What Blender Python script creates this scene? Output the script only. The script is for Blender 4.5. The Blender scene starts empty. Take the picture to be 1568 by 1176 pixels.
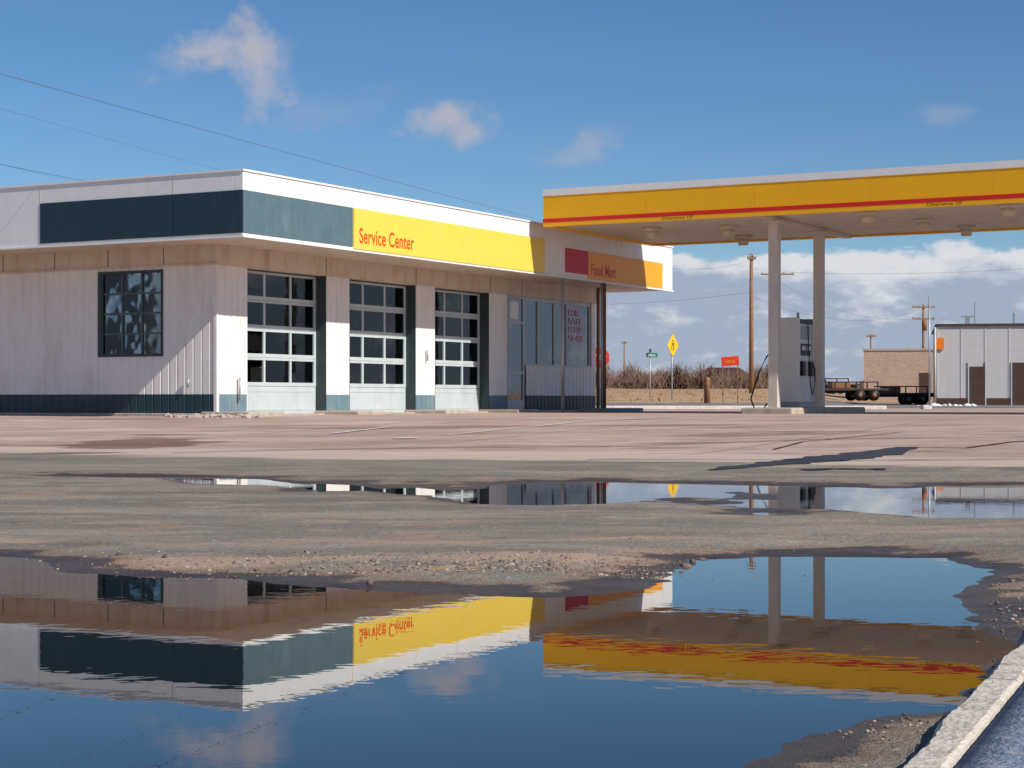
import bpy, bmesh, math, random
import numpy as np
from mathutils import Vector, Matrix
random.seed(7); np.random.seed(7)
scene=bpy.context.scene
R=math.radians
ROT=R(-28.8)

# ------------------------------------------------------------ materials
def nt(m):
    m.use_nodes=True; return m.node_tree.nodes, m.node_tree.links
def mat(name,col,rough=.6,var=.12,scale=3.0,bump=0.0,bscale=60,metal=0.0,dirt=None,dirt_amt=0.4,dirt_scale=1.5,spec=.4):
    m=bpy.data.materials.new(name); n,l=nt(m); b=n['Principled BSDF']
    tc=n.new('ShaderNodeTexCoord')
    no=n.new('ShaderNodeTexNoise'); no.inputs['Scale'].default_value=scale; no.inputs['Detail'].default_value=6; no.inputs['Roughness'].default_value=.65
    l.new(tc.outputs['Object'],no.inputs['Vector'])
    cr=n.new('ShaderNodeValToRGB')
    cr.color_ramp.elements[0].position=.3; cr.color_ramp.elements[1].position=.7
    c0=[max(0,c*(1-var)) for c in col]; c1=[min(1,c*(1+var)) for c in col]
    cr.color_ramp.elements[0].color=(*c0,1); cr.color_ramp.elements[1].color=(*c1,1)
    l.new(no.outputs['Fac'],cr.inputs['Fac'])
    out=cr.outputs['Color']
    if dirt:
        n2=n.new('ShaderNodeTexNoise'); n2.inputs['Scale'].default_value=dirt_scale; n2.inputs['Detail'].default_value=8; n2.inputs['Roughness'].default_value=.7
        mp=n.new('ShaderNodeMapping'); mp.inputs['Scale'].default_value=(2.2,2.2,.4); l.new(tc.outputs['Object'],mp.inputs['Vector']); l.new(mp.outputs[0],n2.inputs['Vector'])
        r2=n.new('ShaderNodeValToRGB'); r2.color_ramp.elements[0].position=.50; r2.color_ramp.elements[1].position=.72
        r2.color_ramp.elements[0].color=(0,0,0,1); r2.color_ramp.elements[1].color=(dirt_amt,)*3+(1,)
        l.new(n2.outputs['Fac'],r2.inputs['Fac'])
        mx=n.new('ShaderNodeMixRGB'); l.new(r2.outputs['Color'],mx.inputs['Fac']); l.new(out,mx.inputs['Color1']); mx.inputs['Color2'].default_value=(*dirt,1)
        out=mx.outputs['Color']
    l.new(out,b.inputs['Base Color'])
    b.inputs['Roughness'].default_value=rough; b.inputs['Metallic'].default_value=metal
    b.inputs['Specular IOR Level'].default_value=spec
    if bump>0:
        n3=n.new('ShaderNodeTexNoise'); n3.inputs['Scale'].default_value=bscale; n3.inputs['Detail'].default_value=5
        l.new(tc.outputs['Object'],n3.inputs['Vector'])
        bp=n.new('ShaderNodeBump'); bp.inputs['Strength'].default_value=bump; bp.inputs['Distance'].default_value=.02
        l.new(n3.outputs['Fac'],bp.inputs['Height']); l.new(bp.outputs[0],b.inputs['Normal'])
    return m
M={}
M['white']=mat('white_metal_paint',(.82,.81,.79),.45,.03,dirt=(.5,.46,.4),dirt_amt=.2)
M['wall']=mat('wall_white_paint',(.80,.77,.74),.55,.04,dirt=(.44,.36,.29),dirt_amt=.35)
M['beige']=mat('beige_frieze_paint',(.64,.54,.44),.6,.08,dirt=(.38,.22,.13),dirt_amt=.6)
M['teal']=mat('dark_teal_panel',(.014,.040,.055),.4,.15,dirt=(.06,.09,.11),dirt_amt=.3)
M['tealf']=mat('faded_teal_panel',(.095,.155,.18),.5,.1,dirt=(.2,.27,.3),dirt_amt=.35)
M['tealb']=mat('teal_base_paint',(.14,.22,.26),.55,.15,dirt=(.35,.32,.28),dirt_amt=.5)
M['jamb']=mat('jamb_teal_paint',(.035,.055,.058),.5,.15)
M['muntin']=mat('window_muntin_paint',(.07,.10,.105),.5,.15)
M['yellow']=mat('yellow_sign_face',(.88,.62,.085),.4,.03,dirt=(.82,.64,.22),dirt_amt=.3)
M['orange']=mat('orange_sign_face',(.92,.38,.015),.4,.05)
M['cyel']=mat('canopy_yellow_panel',(.95,.47,.002),.35,.03,dirt=(.78,.42,.05),dirt_amt=.2)
M['red']=mat('red_panel',(.70,.018,.012),.4,.06)
M['crim']=mat('crimson_panel',(.55,.02,.05),.45,.08)
M['letter']=mat('letter_red',(.78,.09,.01),.4,.03)
M['letterb']=mat('letter_deep_red',(.62,.03,.01),.4,.03)
M['soffit']=mat('soffit_paint',(.60,.54,.47),.6,.06,dirt=(.4,.3,.22),dirt_amt=.4)
M['door']=mat('door_grey_paint',(.50,.56,.57),.5,.07,dirt=(.35,.35,.32),dirt_amt=.35)
M['conc']=mat('concrete',(.46,.39,.32),.85,.15,scale=8,bump=.5,dirt=(.2,.15,.12),dirt_amt=.6)
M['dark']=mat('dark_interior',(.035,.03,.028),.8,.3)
M['int']=mat('interior_wall',(.20,.17,.14),.8,.2)
M['tan']=mat('tan_blind',(.36,.24,.14),.8,.15)
M['pale']=mat('pale_sheet',(.66,.70,.66),.6,.2,scale=5)
M['metal']=mat('grey_metal',(.42,.43,.44),.4,.1,metal=.4)
M['black']=mat('black_rubber',(.012,.012,.012),.5,.2)
M['wirem']=mat('wire_aluminium',(.10,.10,.11),.6,.1)
M['wood']=mat('weathered_pole_wood',(.30,.15,.07),.85,.25,scale=6,bump=.4)
M['rust']=mat('rusty_post_paint',(.28,.12,.05),.7,.3,scale=6)
M['col']=mat('column_paint',(.62,.56,.50),.5,.05,dirt=(.4,.3,.2),dirt_amt=.4)
M['pump']=mat('pump_white_enamel',(.60,.61,.59),.35,.05,dirt=(.4,.36,.3),dirt_amt=.3)
M['pumpg']=mat('pump_grey_panel',(.30,.33,.34),.4,.1)
M['lens']=mat('lamp_lens',(.62,.52,.40),.3,.05)
M['safety']=mat('sign_yellow',(.85,.50,.01),.4,.04)
M['green']=mat('sign_green',(.01,.20,.12),.4,.05)
M['stopred']=mat('sign_red',(.60,.02,.02),.4,.05)
M['banner']=mat('banner_red_orange',(.85,.06,.02),.5,.05)
M['notice']=mat('notice_orange',(.9,.22,.01),.5,.05)
M['shed']=mat('shed_wall_panel',(.56,.53,.52),.5,.05,dirt=(.4,.36,.34),dirt_amt=.3)
M['brown']=mat('brown_trim',(.075,.04,.028),.6,.2)
M['stone']=mat('pebble_stone',(.17,.125,.095),.85,.5,scale=9)
M['stonel']=mat('pale_pebble_stone',(.36,.29,.23),.85,.4,scale=9)
M['twig']=mat('dry_shrub_twigs',(.23,.145,.10),.9,.4,scale=.3)
M['pink']=mat('window_lettering',(.85,.36,.46),.5,.03)
M['kerbp']=mat('worn_kerb_paint',(.60,.53,.44),.85,.2,scale=14,bump=.5,bscale=60,dirt=(.20,.16,.13),dirt_amt=.8,dirt_scale=6)
M['bluep']=mat('faded_blue_paint',(.20,.25,.34),.75,.3,scale=22,bump=.6,bscale=90,dirt=(.55,.50,.45),dirt_amt=.9,dirt_scale=9)
M['wpaint']=mat('worn_line_paint',(.66,.60,.55),.8,.2,scale=9)
M['tar']=mat('crack_sealer',(.035,.032,.03),.45,.3,scale=9)  # dark tone shared by the painted cast shadow and the sealed cracks
M['roof']=mat('roof_membrane',(.35,.33,.31),.9,.1)

def brick():
    m=bpy.data.materials.new('tan_brick'); n,l=nt(m); b=n['Principled BSDF']
    tc=n.new('ShaderNodeTexCoord'); mp=n.new('ShaderNodeMapping'); mp.inputs['Rotation'].default_value=(R(90),0,0)
    br=n.new('ShaderNodeTexBrick'); br.inputs['Scale'].default_value=2.2
    br.inputs['Color1'].default_value=(.50,.34,.24,1); br.inputs['Color2'].default_value=(.40,.26,.19,1); br.inputs['Mortar'].default_value=(.55,.47,.38,1)
    l.new(tc.outputs['Object'],mp.inputs[0]); l.new(mp.outputs[0],br.inputs['Vector']); l.new(br.outputs['Color'],b.inputs['Base Color'])
    b.inputs['Roughness'].default_value=.85; return m
M['brick']=brick()

def glass(name,ior,tint):
    m=bpy.data.materials.new(name); n,l=nt(m); n.remove(n['Principled BSDF']); o=n['Material Output']
    t=n.new('ShaderNodeBsdfTransparent'); t.inputs[0].default_value=(*tint,1)
    g=n.new('ShaderNodeBsdfGlossy'); g.inputs['Roughness'].default_value=.02; g.inputs['Color'].default_value=(.9,.95,1,1)
    f=n.new('ShaderNodeFresnel'); f.inputs['IOR'].default_value=ior
    tc=n.new('ShaderNodeTexCoord'); no=n.new('ShaderNodeTexNoise'); no.inputs['Scale'].default_value=1.3
    l.new(tc.outputs['Object'],no.inputs['Vector'])
    bp=n.new('ShaderNodeBump'); bp.inputs['Distance'].default_value=.004; l.new(no.outputs['Fac'],bp.inputs['Height']); l.new(bp.outputs[0],g.inputs['Normal'])
    mx=n.new('ShaderNodeMixShader'); l.new(f.outputs[0],mx.inputs[0]); l.new(t.outputs[0],mx.inputs[1]); l.new(g.outputs[0],mx.inputs[2])
    l.new(mx.outputs[0],o.inputs['Surface']); return m
M['glass']=glass('window_glass',1.55,(.78,.82,.8))
M['sglass']=glass('storefront_glass',2.6,(.8,.85,.83))

def water():
    m=bpy.data.materials.new('puddle_water'); n,l=nt(m); n.remove(n['Principled BSDF']); o=n['Material Output']
    d=n.new('ShaderNodeBsdfDiffuse'); d.inputs[0].default_value=(.008,.009,.010,1)
    g=n.new('ShaderNodeBsdfGlossy'); g.inputs['Roughness'].default_value=.0; g.inputs['Color'].default_value=(1,1,1,1)
    f=n.new('ShaderNodeFresnel'); f.inputs['IOR'].default_value=1.6
    tc=n.new('ShaderNodeTexCoord'); mp=n.new('ShaderNodeMapping'); mp.inputs['Scale'].default_value=(1.0,1.5,1)
    l.new(tc.outputs['Object'],mp.inputs[0])
    no=n.new('ShaderNodeTexNoise'); no.inputs['Scale'].default_value=6.5; no.inputs['Detail'].default_value=2
    l.new(mp.outputs[0],no.inputs['Vector'])
    n2=n.new('ShaderNodeTexNoise'); n2.inputs['Scale'].default_value=.55; n2.inputs['Detail'].default_value=1; l.new(tc.outputs['Object'],n2.inputs['Vector'])
    mr=n.new('ShaderNodeMapRange'); l.new(n2.outputs['Fac'],mr.inputs[0]); mr.inputs[1].default_value=.35; mr.inputs[2].default_value=.7; mr.inputs[3].default_value=.00010; mr.inputs[4].default_value=.00034
    bp=n.new('ShaderNodeBump'); bp.inputs['Strength'].default_value=1; l.new(mr.outputs[0],bp.inputs['Distance'])
    l.new(no.outputs['Fac'],bp.inputs['Height']); l.new(bp.outputs[0],g.inputs['Normal'])
    mx=n.new('ShaderNodeMixShader'); l.new(f.outputs[0],mx.inputs[0]); l.new(d.outputs[0],mx.inputs[1]); l.new(g.outputs[0],mx.inputs[2])
    l.new(mx.outputs[0],o.inputs['Surface']); return m
M['water']=water()

# ------------------------------------------------------------ helpers
def link(o): scene.collection.objects.link(o); return o
def empty(name,loc,rotz=0):
    o=bpy.data.objects.new(name,None); o.location=loc; o.rotation_euler=(0,0,rotz); o.empty_display_size=.3; return link(o)
def meshobj(name,verts,faces,m,parent=None,smooth=False):
    me=bpy.data.meshes.new(name); me.from_pydata(verts,[],faces); me.update()
    if m: me.materials.append(m)
    if smooth:
        for p in me.polygons: p.use_smooth=True
    o=bpy.data.objects.new(name,me); link(o)
    if parent: o.parent=parent
    return o
BF=[(0,3,2,1),(4,5,6,7),(0,1,5,4),(1,2,6,5),(2,3,7,6),(3,0,4,7)]
def bv(a,b):
    x0,x1=sorted((a[0],b[0])); y0,y1=sorted((a[1],b[1])); z0,z1=sorted((a[2],b[2]))
    return [(x0,y0,z0),(x1,y0,z0),(x1,y1,z0),(x0,y1,z0),(x0,y0,z1),(x1,y0,z1),(x1,y1,z1),(x0,y1,z1)]
def box(name,a,b,m,parent=None,bevel=0):
    o=meshobj(name,bv(a,b),BF,m,parent)
    if bevel:
        md=o.modifiers.new('bevel','BEVEL'); md.width=bevel; md.segments=2
    return o
def boxes(name,lst,m,parent=None,bevel=0):
    v=[];f=[]
    for a,b in lst:
        k=len(v); v+=bv(a,b); f+=[tuple(i+k for i in q) for q in BF]
    o=meshobj(name,v,f,m,parent)
    if bevel:
        md=o.modifiers.new('bevel','BEVEL'); md.width=bevel; md.segments=2
    return o
def tube(name,pts,r,m,parent=None,seg=10,r2=None):
    v=[];f=[];n=len(pts); P=[Vector(p) for p in pts]
    for i,p in enumerate(P):
        d=(P[min(i+1,n-1)]-P[max(i-1,0)]).normalized()
        up=Vector((0,0,1)) if abs(d.z)<.9 else Vector((1,0,0))
        s=d.cross(up).normalized(); t=s.cross(d)
        rr=r if r2 is None else r+(r2-r)*i/(n-1)
        for k in range(seg):
            a=2*math.pi*k/seg; v.append(tuple(p+s*math.cos(a)*rr+t*math.sin(a)*rr))
    for i in range(n-1):
        for k in range(seg):
            a=i*seg+k; b=i*seg+(k+1)%seg; f.append((a,b,b+seg,a+seg))
    f.append(tuple(range(seg))[::-1]); f.append(tuple((n-1)*seg+k for k in range(seg)))
    return meshobj(name,v,f,m,parent,smooth=True)
def corrug(name,axis,s0,s1,z0,z1,pos,out,m,parent,pitch=.2,g=.022,d=.014):
    prof=[(s0,0)]
    k=math.floor(s0/pitch)
    while k*pitch<s1:
        c=k*pitch
        for ss,dd in ((c-g,0),(c-g*.5,-d),(c+g*.5,-d),(c+g,0)):
            if s0<ss<s1: prof.append((ss,dd))
        k+=1
    prof.append((s1,0)); v=[];f=[]
    for s,dd in prof:
        p=pos+out*dd
        for z in (z0,z1):
            v.append((s,p,z) if axis=='x' else (p,s,z))
    for i in range(len(prof)-1):
        f.append((2*i,2*i+2,2*i+3,2*i+1))
    return meshobj(name,v,f,m,parent)
def text(name,s,loc,width,height,m,parent,rot=(R(90),0,R(90)),bold=.012,ext=.006):
    c=bpy.data.curves.new(name,'FONT'); c.body=s; c.size=1; c.extrude=0; c.offset=bold; c.space_character=1+bold*2
    o=bpy.data.objects.new(name,c); link(o)
    bpy.context.view_layer.update()
    dg=bpy.context.evaluated_depsgraph_get(); me=bpy.data.meshes.new_from_object(o.evaluated_get(dg))
    bpy.data.objects.remove(o)
    co=np.array([v.co[:] for v in me.vertices]); mn=co.min(0); mx=co.max(0)
    sx=width/(mx[0]-mn[0]); sy=height/(mx[1]-mn[1])
    for v in me.vertices: v.co=((v.co.x-mn[0])*sx,(v.co.y-mn[1])*sy,0)
    me.materials.clear(); me.materials.append(m)
    o=bpy.data.objects.new(name,me); link(o); o.parent=parent; o.location=loc; o.rotation_euler=rot
    return o

# ------------------------------------------------------------ ground
def vn(x,y,seed,n=256):
    rs=np.random.RandomState(seed); g=rs.rand(n,n)
    xi=np.floor(x).astype(int); yi=np.floor(y).astype(int); fx=x-xi; fy=y-yi
    fx=fx*fx*(3-2*fx); fy=fy*fy*(3-2*fy)
    a=g[xi%n,yi%n]; b=g[(xi+1)%n,yi%n]; c=g[xi%n,(yi+1)%n]; d=g[(xi+1)%n,(yi+1)%n]
    return (a*(1-fx)+b*fx)*(1-fy)+(c*(1-fx)+d*fx)*fy-.5
def fbm(x,y,seed,o=4):
    s=0;a=1
    for i in range(o): s=s+a*vn(x*2**i+i*17.3,y*2**i+i*9.1,seed+i); a*=.5
    return s
def sdf(poly,x,y):
    P=np.array(poly); n=len(P); d=np.full(x.shape,1e9); ins=np.zeros(x.shape,bool)
    for i in range(n):
        a=P[i]; b=P[(i+1)%n]; e=b-a; wx=x-a[0]; wy=y-a[1]
        t=np.clip((wx*e[0]+wy*e[1])/(e@e),0,1)
        d=np.minimum(d,(wx-e[0]*t)**2+(wy-e[1]*t)**2)
        if a[1]!=b[1]:
            c=((a[1]>y)!=(b[1]>y))&(x<(b[0]-a[0])*(y-a[1])/(b[1]-a[1])+a[0]); ins^=c
    d=np.sqrt(d); return np.where(ins,-d,d)
near=[(-6,8.9),(-4,8.5),(-2.35,8.4),(-2.13,8.23),(-1.85,7.67),(-1.57,7.52),(-1.07,7.385),(-.91,7.17),(-.56,7.0),(-.45,6.88),(-.06,6.72),(.16,6.675),(.43,6.88),(.585,7.25),(.72,7.875),(.83,8.3),(1.40,8.435),(2.02,8.365),(2.01,7.875),(1.98,7.52),(1.735,6.88),(1.60,6.44),(1.52,5.96),(1.50,5.55),(1.42,5.25),(1.20,4.71),(1.06,4.4),(.94,4.26),(.77,4.09),(.65,3.93),(.53,3.75),(.43,3.575),(.2,3.1),(-1,2.5),(-4,2.4),(-6,3)]
far=[(-.467,13.9),(-.13,15.5),(.67,16.26),(1.665,15.75),(2.08,15.5),(2.79,15.16),(3.155,14.82),(3.58,15.5),(4.41,15.75),(7,16),(7,11),(3.09,11.02),(2.53,11.14),(2.26,11.59),(2.03,12.07),(1.67,12.1),(1.40,12.44),(.957,13.0),(.29,12.37),(-.2,12.5),(-.43,12.9)]
blobs=[(-2.42,16.0,.22,.45),(-1.5,14.95,.12,.35),(-.75,14.45,.08,.3),(-3.3,16.9,.3,.12),(1.62,11.5,.16,.18)]
def gz(x,y,fine=True):
    x=np.asarray(x,float); y=np.asarray(y,float)
    q=y+.41*x
    qq=np.where(y<55,q,100)
    z=.035+np.interp(qq,[17,22,30,34],[0,.10,.33,.375])
    w=np.clip((x/np.maximum(y,1)-.14)/.06,0,1); w=w*w*(3-2*w)
    z=z+np.interp(y,[64,78,110,200,400,1600],[0,.22,.68,1.6,3.3,13])*(1-w)+np.interp(y,[64,118,200,400,1600],[0,0.05,1.3,3.3,13])*w
    m=(y<19)&(y>1)&(abs(x)<8)
    if m.any():
        xm=np.clip(x,-9,9); ym=np.clip(y,0,20)
        s1=sdf(near,xm,ym); s2=sdf(far,xm,ym)
        for bx,by,rx,ry in blobs:
            s2=np.minimum(s2,(np.sqrt(((xm-bx)/rx)**2+((ym-by)/ry)**2)-1)*min(rx,ry))
        s=np.minimum(s1,s2*.8)
        f=np.where(s>0,np.minimum(1,s/.45),np.maximum(-1.4,s*3))
        n=fbm(xm*1.1,ym*1.7,3)*.016+fbm(xm*6,ym*8,11,3)*.0075
        ch=np.interp(xm,[-5,-4.3,-2.42,-1.5,-.4],[17.7,17.4,16.1,15.0,14.0])
        chd=np.exp(-((ym-ch)/.45)**2)*(xm<-.3)
        mound=np.exp(-(((xm+.1)/1.1)**2+((ym-7.95)/.42)**2)**1.0)*.010
        shal=np.exp(-(((xm-1.62)/.62)**4+((ym-13.9)/1.3)**4))*(.049+fbm(xm*2.2,ym*1.3,41,4)*.035)
        fade=np.clip((19-ym)/2,0,1)
        zz=.036*f+n*np.clip(f+.9,0.2,1)-.028*chd+mound+shal*np.clip(-s2*4,0,1)
        znear=zz+(z-.035)
        z=np.where(m,znear*fade+z*(1-fade),z)
    return z
def axis(segs):
    out=[]
    for a,b,n,p in segs:
        t=np.linspace(0,1,n,endpoint=False)**p; out.append(a+(b-a)*t)
    return np.concatenate(out+[[segs[-1][1]]])
xs=axis([(-1400,-60,14,1)]+[(-60,-8,26,1),(-8,-5,30,1),(-5,5,520,1),(5,8,30,1),(8,60,26,1),(60,1400,14,1)])
ys=axis([(-300,-2,10,1),(-2,3,30,1),(3,18,560,1),(18,40,90,1),(40,130,60,1),(130,420,20,1),(420,1600,10,1)])
X,Y=np.meshgrid(xs,ys); Z=gz(X,Y)
nx,ny=len(xs),len(ys)
me=bpy.data.meshes.new('ground')
co=np.stack([X,Y,Z],-1).reshape(-1,3)
i=np.arange((ny-1)*(nx-1)); r=i//(nx-1); c=i%(nx-1); a=r*nx+c
q=np.stack([a,a+1,a+nx+1,a+nx],-1)
me.vertices.add(len(co)); me.vertices.foreach_set('co',co.ravel().astype(np.float32))
me.loops.add(q.size); me.loops.foreach_set('vertex_index',q.ravel().astype(np.int32))
me.polygons.add(len(q)); me.polygons.foreach_set('loop_start',(np.arange(len(q))*4).astype(np.int32)); me.polygons.foreach_set('loop_total',np.full(len(q),4,np.int32))
me.update(calc_edges=True); me.validate()
me.polygons.foreach_set('use_smooth',np.ones(len(q),bool))
ground=link(bpy.data.objects.new('ground',me))

def ground_mat():
    m=bpy.data.materials.new('ground_surface'); n,l=nt(m); b=n['Principled BSDF']
    geo=n.new('ShaderNodeNewGeometry'); sep=n.new('ShaderNodeSeparateXYZ'); l.new(geo.outputs['Position'],sep.inputs[0])
    def math_(op,a,b_=None,clamp=False):
        k=n.new('ShaderNodeMath'); k.operation=op; k.use_clamp=clamp
        for idx,v in ((0,a),(1,b_)):
            if v is None: continue
            if isinstance(v,(int,float)): k.inputs[idx].default_value=v
            else: l.new(v,k.inputs[idx])
        return k.outputs[0]
    def noise(scale,sx=1,sy=1,det=6,ro=.6):
        mp=n.new('ShaderNodeMapping'); mp.inputs['Scale'].default_value=(sx,sy,1); l.new(geo.outputs['Position'],mp.inputs[0])
        t=n.new('ShaderNodeTexNoise'); t.inputs['Scale'].default_value=scale; t.inputs['Detail'].default_value=det; t.inputs['Roughness'].default_value=ro
        l.new(mp.outputs[0],t.inputs['Vector']); return t.outputs['Fac']
    def ramp(fac,stops):
        r_=n.new('ShaderNodeValToRGB'); e=r_.color_ramp.elements
        while len(e)<len(stops): e.new(.5)
        for k,(p,cc) in enumerate(stops): e[k].position=p; e[k].color=(*cc,1)
        l.new(fac,r_.inputs[0]); return r_.outputs[0]
    def mix(f,a,b_,mode='MIX'):
        k=n.new('ShaderNodeMixRGB'); k.blend_type=mode
        if isinstance(f,(int,float)): k.inputs[0].default_value=f
        else: l.new(f,k.inputs[0])
        for idx,v in ((1,a),(2,b_)):
            if isinstance(v,tuple): k.inputs[idx].default_value=(*v,1)
            else: l.new(v,k.inputs[idx])
        return k.outputs[0]
    def step(v,a,b_):
        k=n.new('ShaderNodeMapRange'); k.interpolation_type='SMOOTHSTEP'; l.new(v,k.inputs[0])
        k.inputs[1].default_value=a; k.inputs[2].default_value=b_; return k.outputs[0]
    x,y,z=sep.outputs
    streak=noise(.9,.35,1.6,8); med=noise(2.2,.6,1.4,8); fine=noise(90,1,1,3,.7); grit=noise(28,1,1,3,.8)
    asph=ramp(streak,[(.3,(.17,.152,.125)),(.5,(.235,.205,.166)),(.7,(.345,.285,.22))])
    asph=mix(math_('MULTIPLY',step(med,.50,.64),.75),asph,(.38,.28,.20))
    asph=mix(math_('MULTIPLY',step(noise(5,.25,1.8,5),.55,.7),.6),asph,(.14,.12,.10))
    # ochre silt left by drained water
    silt=math_('MULTIPLY',step(noise(.8,.45,1.5,7),.50,.60),step(y,10.5,8.6))
    asph=mix(math_('MULTIPLY',silt,.75),asph,(.46,.32,.225))
    asph=mix(math_('MULTIPLY',step(grit,.57,.70),.85),asph,(.46,.41,.35))
    asph=mix(math_('MULTIPLY',step(grit,.43,.30),.9),asph,(.09,.075,.062))
    pink=ramp(noise(.5,.6,1.5),[(.3,(.40,.27,.21)),(.5,(.50,.36,.29)),(.7,(.62,.48,.39))])
    pink=mix(math_('MULTIPLY',step(noise(1.6,.5,2.2),.53,.66),.7),pink,(.30,.19,.145))
    pink=mix(math_('MULTIPLY',step(noise(3,.3,2.6),.55,.65),.6),pink,(.66,.54,.46))
    pink=mix(math_('MULTIPLY',step(noise(9,.4,1.6,4),.58,.68),.45),pink,(.24,.16,.13))
    rot=n.new('ShaderNodeMapping'); rot.inputs['Rotation'].default_value=(0,0,-ROT); l.new(geo.outputs['Position'],rot.inputs[0])
    br=n.new('ShaderNodeTexBrick'); br.offset=0; br.inputs['Scale'].default_value=1; br.inputs['Brick Width'].default_value=4; br.inputs['Row Height'].default_value=4; br.inputs['Mortar Size'].default_value=.03; br.inputs['Mortar Smooth'].default_value=.3
    l.new(rot.outputs[0],br.inputs['Vector'])
    pink=mix(math_('MULTIPLY',br.outputs['Fac'],.6),pink,(.14,.09,.07))
    qv=math_('ADD',y,math_('MULTIPLY',x,.41)); qn=math_('ADD',qv,math_('MULTIPLY',math_('SUBTRACT',streak,.5),2.2))
    col=mix(step(qn,18.9,19.6),asph,pink)
    g1=math_('MULTIPLY',step(qn,19.1,19.4),step(qn,21.4,20.8)); col=mix(math_('MULTIPLY',g1,.7),col,(.60,.48,.385))
    road=ramp(streak,[(.3,(.18,.155,.14)),(.7,(.26,.235,.21))])
    col=mix(step(y,66.0,66.3),col,road)
    field=ramp(noise(.12,.5,1),[(.3,(.42,.24,.14)),(.5,(.50,.32,.20)),(.7,(.42,.30,.18))])
    field=mix(math_('MULTIPLY',step(noise(.6),.5,.65),.6),field,(.26,.18,.11))
    fy=math_('ADD',y,math_('MULTIPLY',step(math_('DIVIDE',x,y),.14,.2),-45.0))
    col=mix(step(fy,75,76),col,field)
    zn=math_('ADD',z,math_('MULTIPLY',math_('SUBTRACT',med,.5),-.050)); zn=math_('ADD',zn,math_('MULTIPLY',math_('SUBTRACT',grit,.5),.010))
    wet=step(zn,.0175,.0115)
    mud=step(zn,.030,.016)
    col=mix(math_('MULTIPLY',mud,.5),col,(.235,.145,.09))
    col=mix(wet,col,mix(1.0,col,(.27,.24,.23),'MULTIPLY'))
    st=math_('MULTIPLY',step(noise(.35,.5,1.6,6),.58,.63),step(qn,19.3,20))
    st=math_('MULTIPLY',st,step(y,60,50))
    col=mix(math_('MULTIPLY',st,.7),col,(.22,.13,.095))
    px=math_('ADD',x,5.0); py=math_('ADD',y,-24.2)
    rr_=math_('SQRT',math_('ADD',math_('MULTIPLY',math_('MULTIPLY',px,px),.9),math_('MULTIPLY',math_('MULTIPLY',py,py),.12)))
    rr_=math_('ADD',rr_,math_('MULTIPLY',math_('SUBTRACT',streak,.5),2.6))
    col=mix(math_('MULTIPLY',step(rr_,.80,.62),.8),col,(.18,.09,.06))
    l.new(col,b.inputs['Base Color'])
    rr=n.new('ShaderNodeMapRange'); l.new(wet,rr.inputs[0]); rr.inputs[3].default_value=.9; rr.inputs[4].default_value=.30
    l.new(rr.outputs[0],b.inputs['Roughness'])
    b.inputs['Specular IOR Level'].default_value=.3
    bp=n.new('ShaderNodeBump'); bp.inputs['Strength'].default_value=.75; bp.inputs['Distance'].default_value=.011
    hh=math_('ADD',fine,math_('MULTIPLY',grit,1.2)); l.new(hh,bp.inputs['Height']); l.new(bp.outputs[0],b.inputs['Normal'])
    return m
ground.data.materials.append(ground_mat())
meshobj('puddle_water',[(-6.5,2,0),(7.5,2,0),(7.5,17.6,0),(-6.5,17.6,0)],[(0,1,2,3)],M['water'])

ico=bmesh.new(); bmesh.ops.create_icosphere(ico,subdivisions=1,radius=1); iv=[v.co.copy() for v in ico.verts]; iF=[tuple(v.index for v in f.verts) for f in ico.faces]; ico.free()
def scatter(name,pts,m,m2=None):
    v=[];f=[];mi=[]
    zs=gz(np.array([p[0] for p in pts]),np.array([p[1] for p in pts]))
    for (x,y,s),z in zip(pts,zs):
        k=len(v); a=random.uniform(0,6.28); sx=s*random.uniform(.7,1.3); sy=s*random.uniform(.7,1.3); sz=s*random.uniform(.4,.8); ca,sa=math.cos(a),math.sin(a)
        for c in iv:
            j=random.uniform(.8,1.2); X_,Y_,Z_=c.x*sx*j,c.y*sy*j,c.z*sz*j
            v.append((x+X_*ca-Y_*sa,y+X_*sa+Y_*ca,max(z,-.005)+sz*.2+Z_))
        f+=[tuple(i+k for i in q) for q in iF]; mi+=[1 if (m2 and random.random()<.3) else 0]*len(iF)
    o=meshobj(name,v,f,m)
    if m2: o.data.materials.append(m2); o.data.polygons.foreach_set('material_index',mi)
    return o
pts=[]
for _ in range(3200):
    x=random.gauss(-.1,.62); y=7.22+abs(random.gauss(0,.38))+.12*abs(x+.1)
    pts.append((x,y,min(.012,random.expovariate(1/.0024)+.0012)))
for _ in range(500): pts.append((random.uniform(-2.6,-.8),random.gauss(8.0,.3),min(.008,random.expovariate(1/.0018)+.001)))
for _ in range(900): pts.append((random.uniform(-3,3.2),random.uniform(7,13),min(.008,random.expovariate(1/.0015)+.001)))
for _ in range(450):
    t=random.random(); pts.append((1.95-.95*t+abs(random.gauss(0,.12)),7.3-3.2*t+random.gauss(0,.1),min(.010,random.expovariate(1/.0020)+.0015)))
for _ in range(200): pts.append((random.gauss(.85,.1),random.gauss(3.9,.12),min(.007,random.expovariate(1/.002)+.001)))
for x,y,s in [(-.55,7.05,.018),(-.9,7.5,.014),(-1.5,7.9,.016),(-.62,7.3,.012),(.5,7.5,.012),(.75,7.9,.022),(.86,8.25,.026),(.8,8.1,.02),(-1.05,7.55,.016),(-1.75,8.15,.018),(-.3,7.2,.014)]:
    pts.append((x,y,s))
scatter('gravel',pts,M['stone'],M['stonel'])
sv=[];sf=[]
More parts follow.
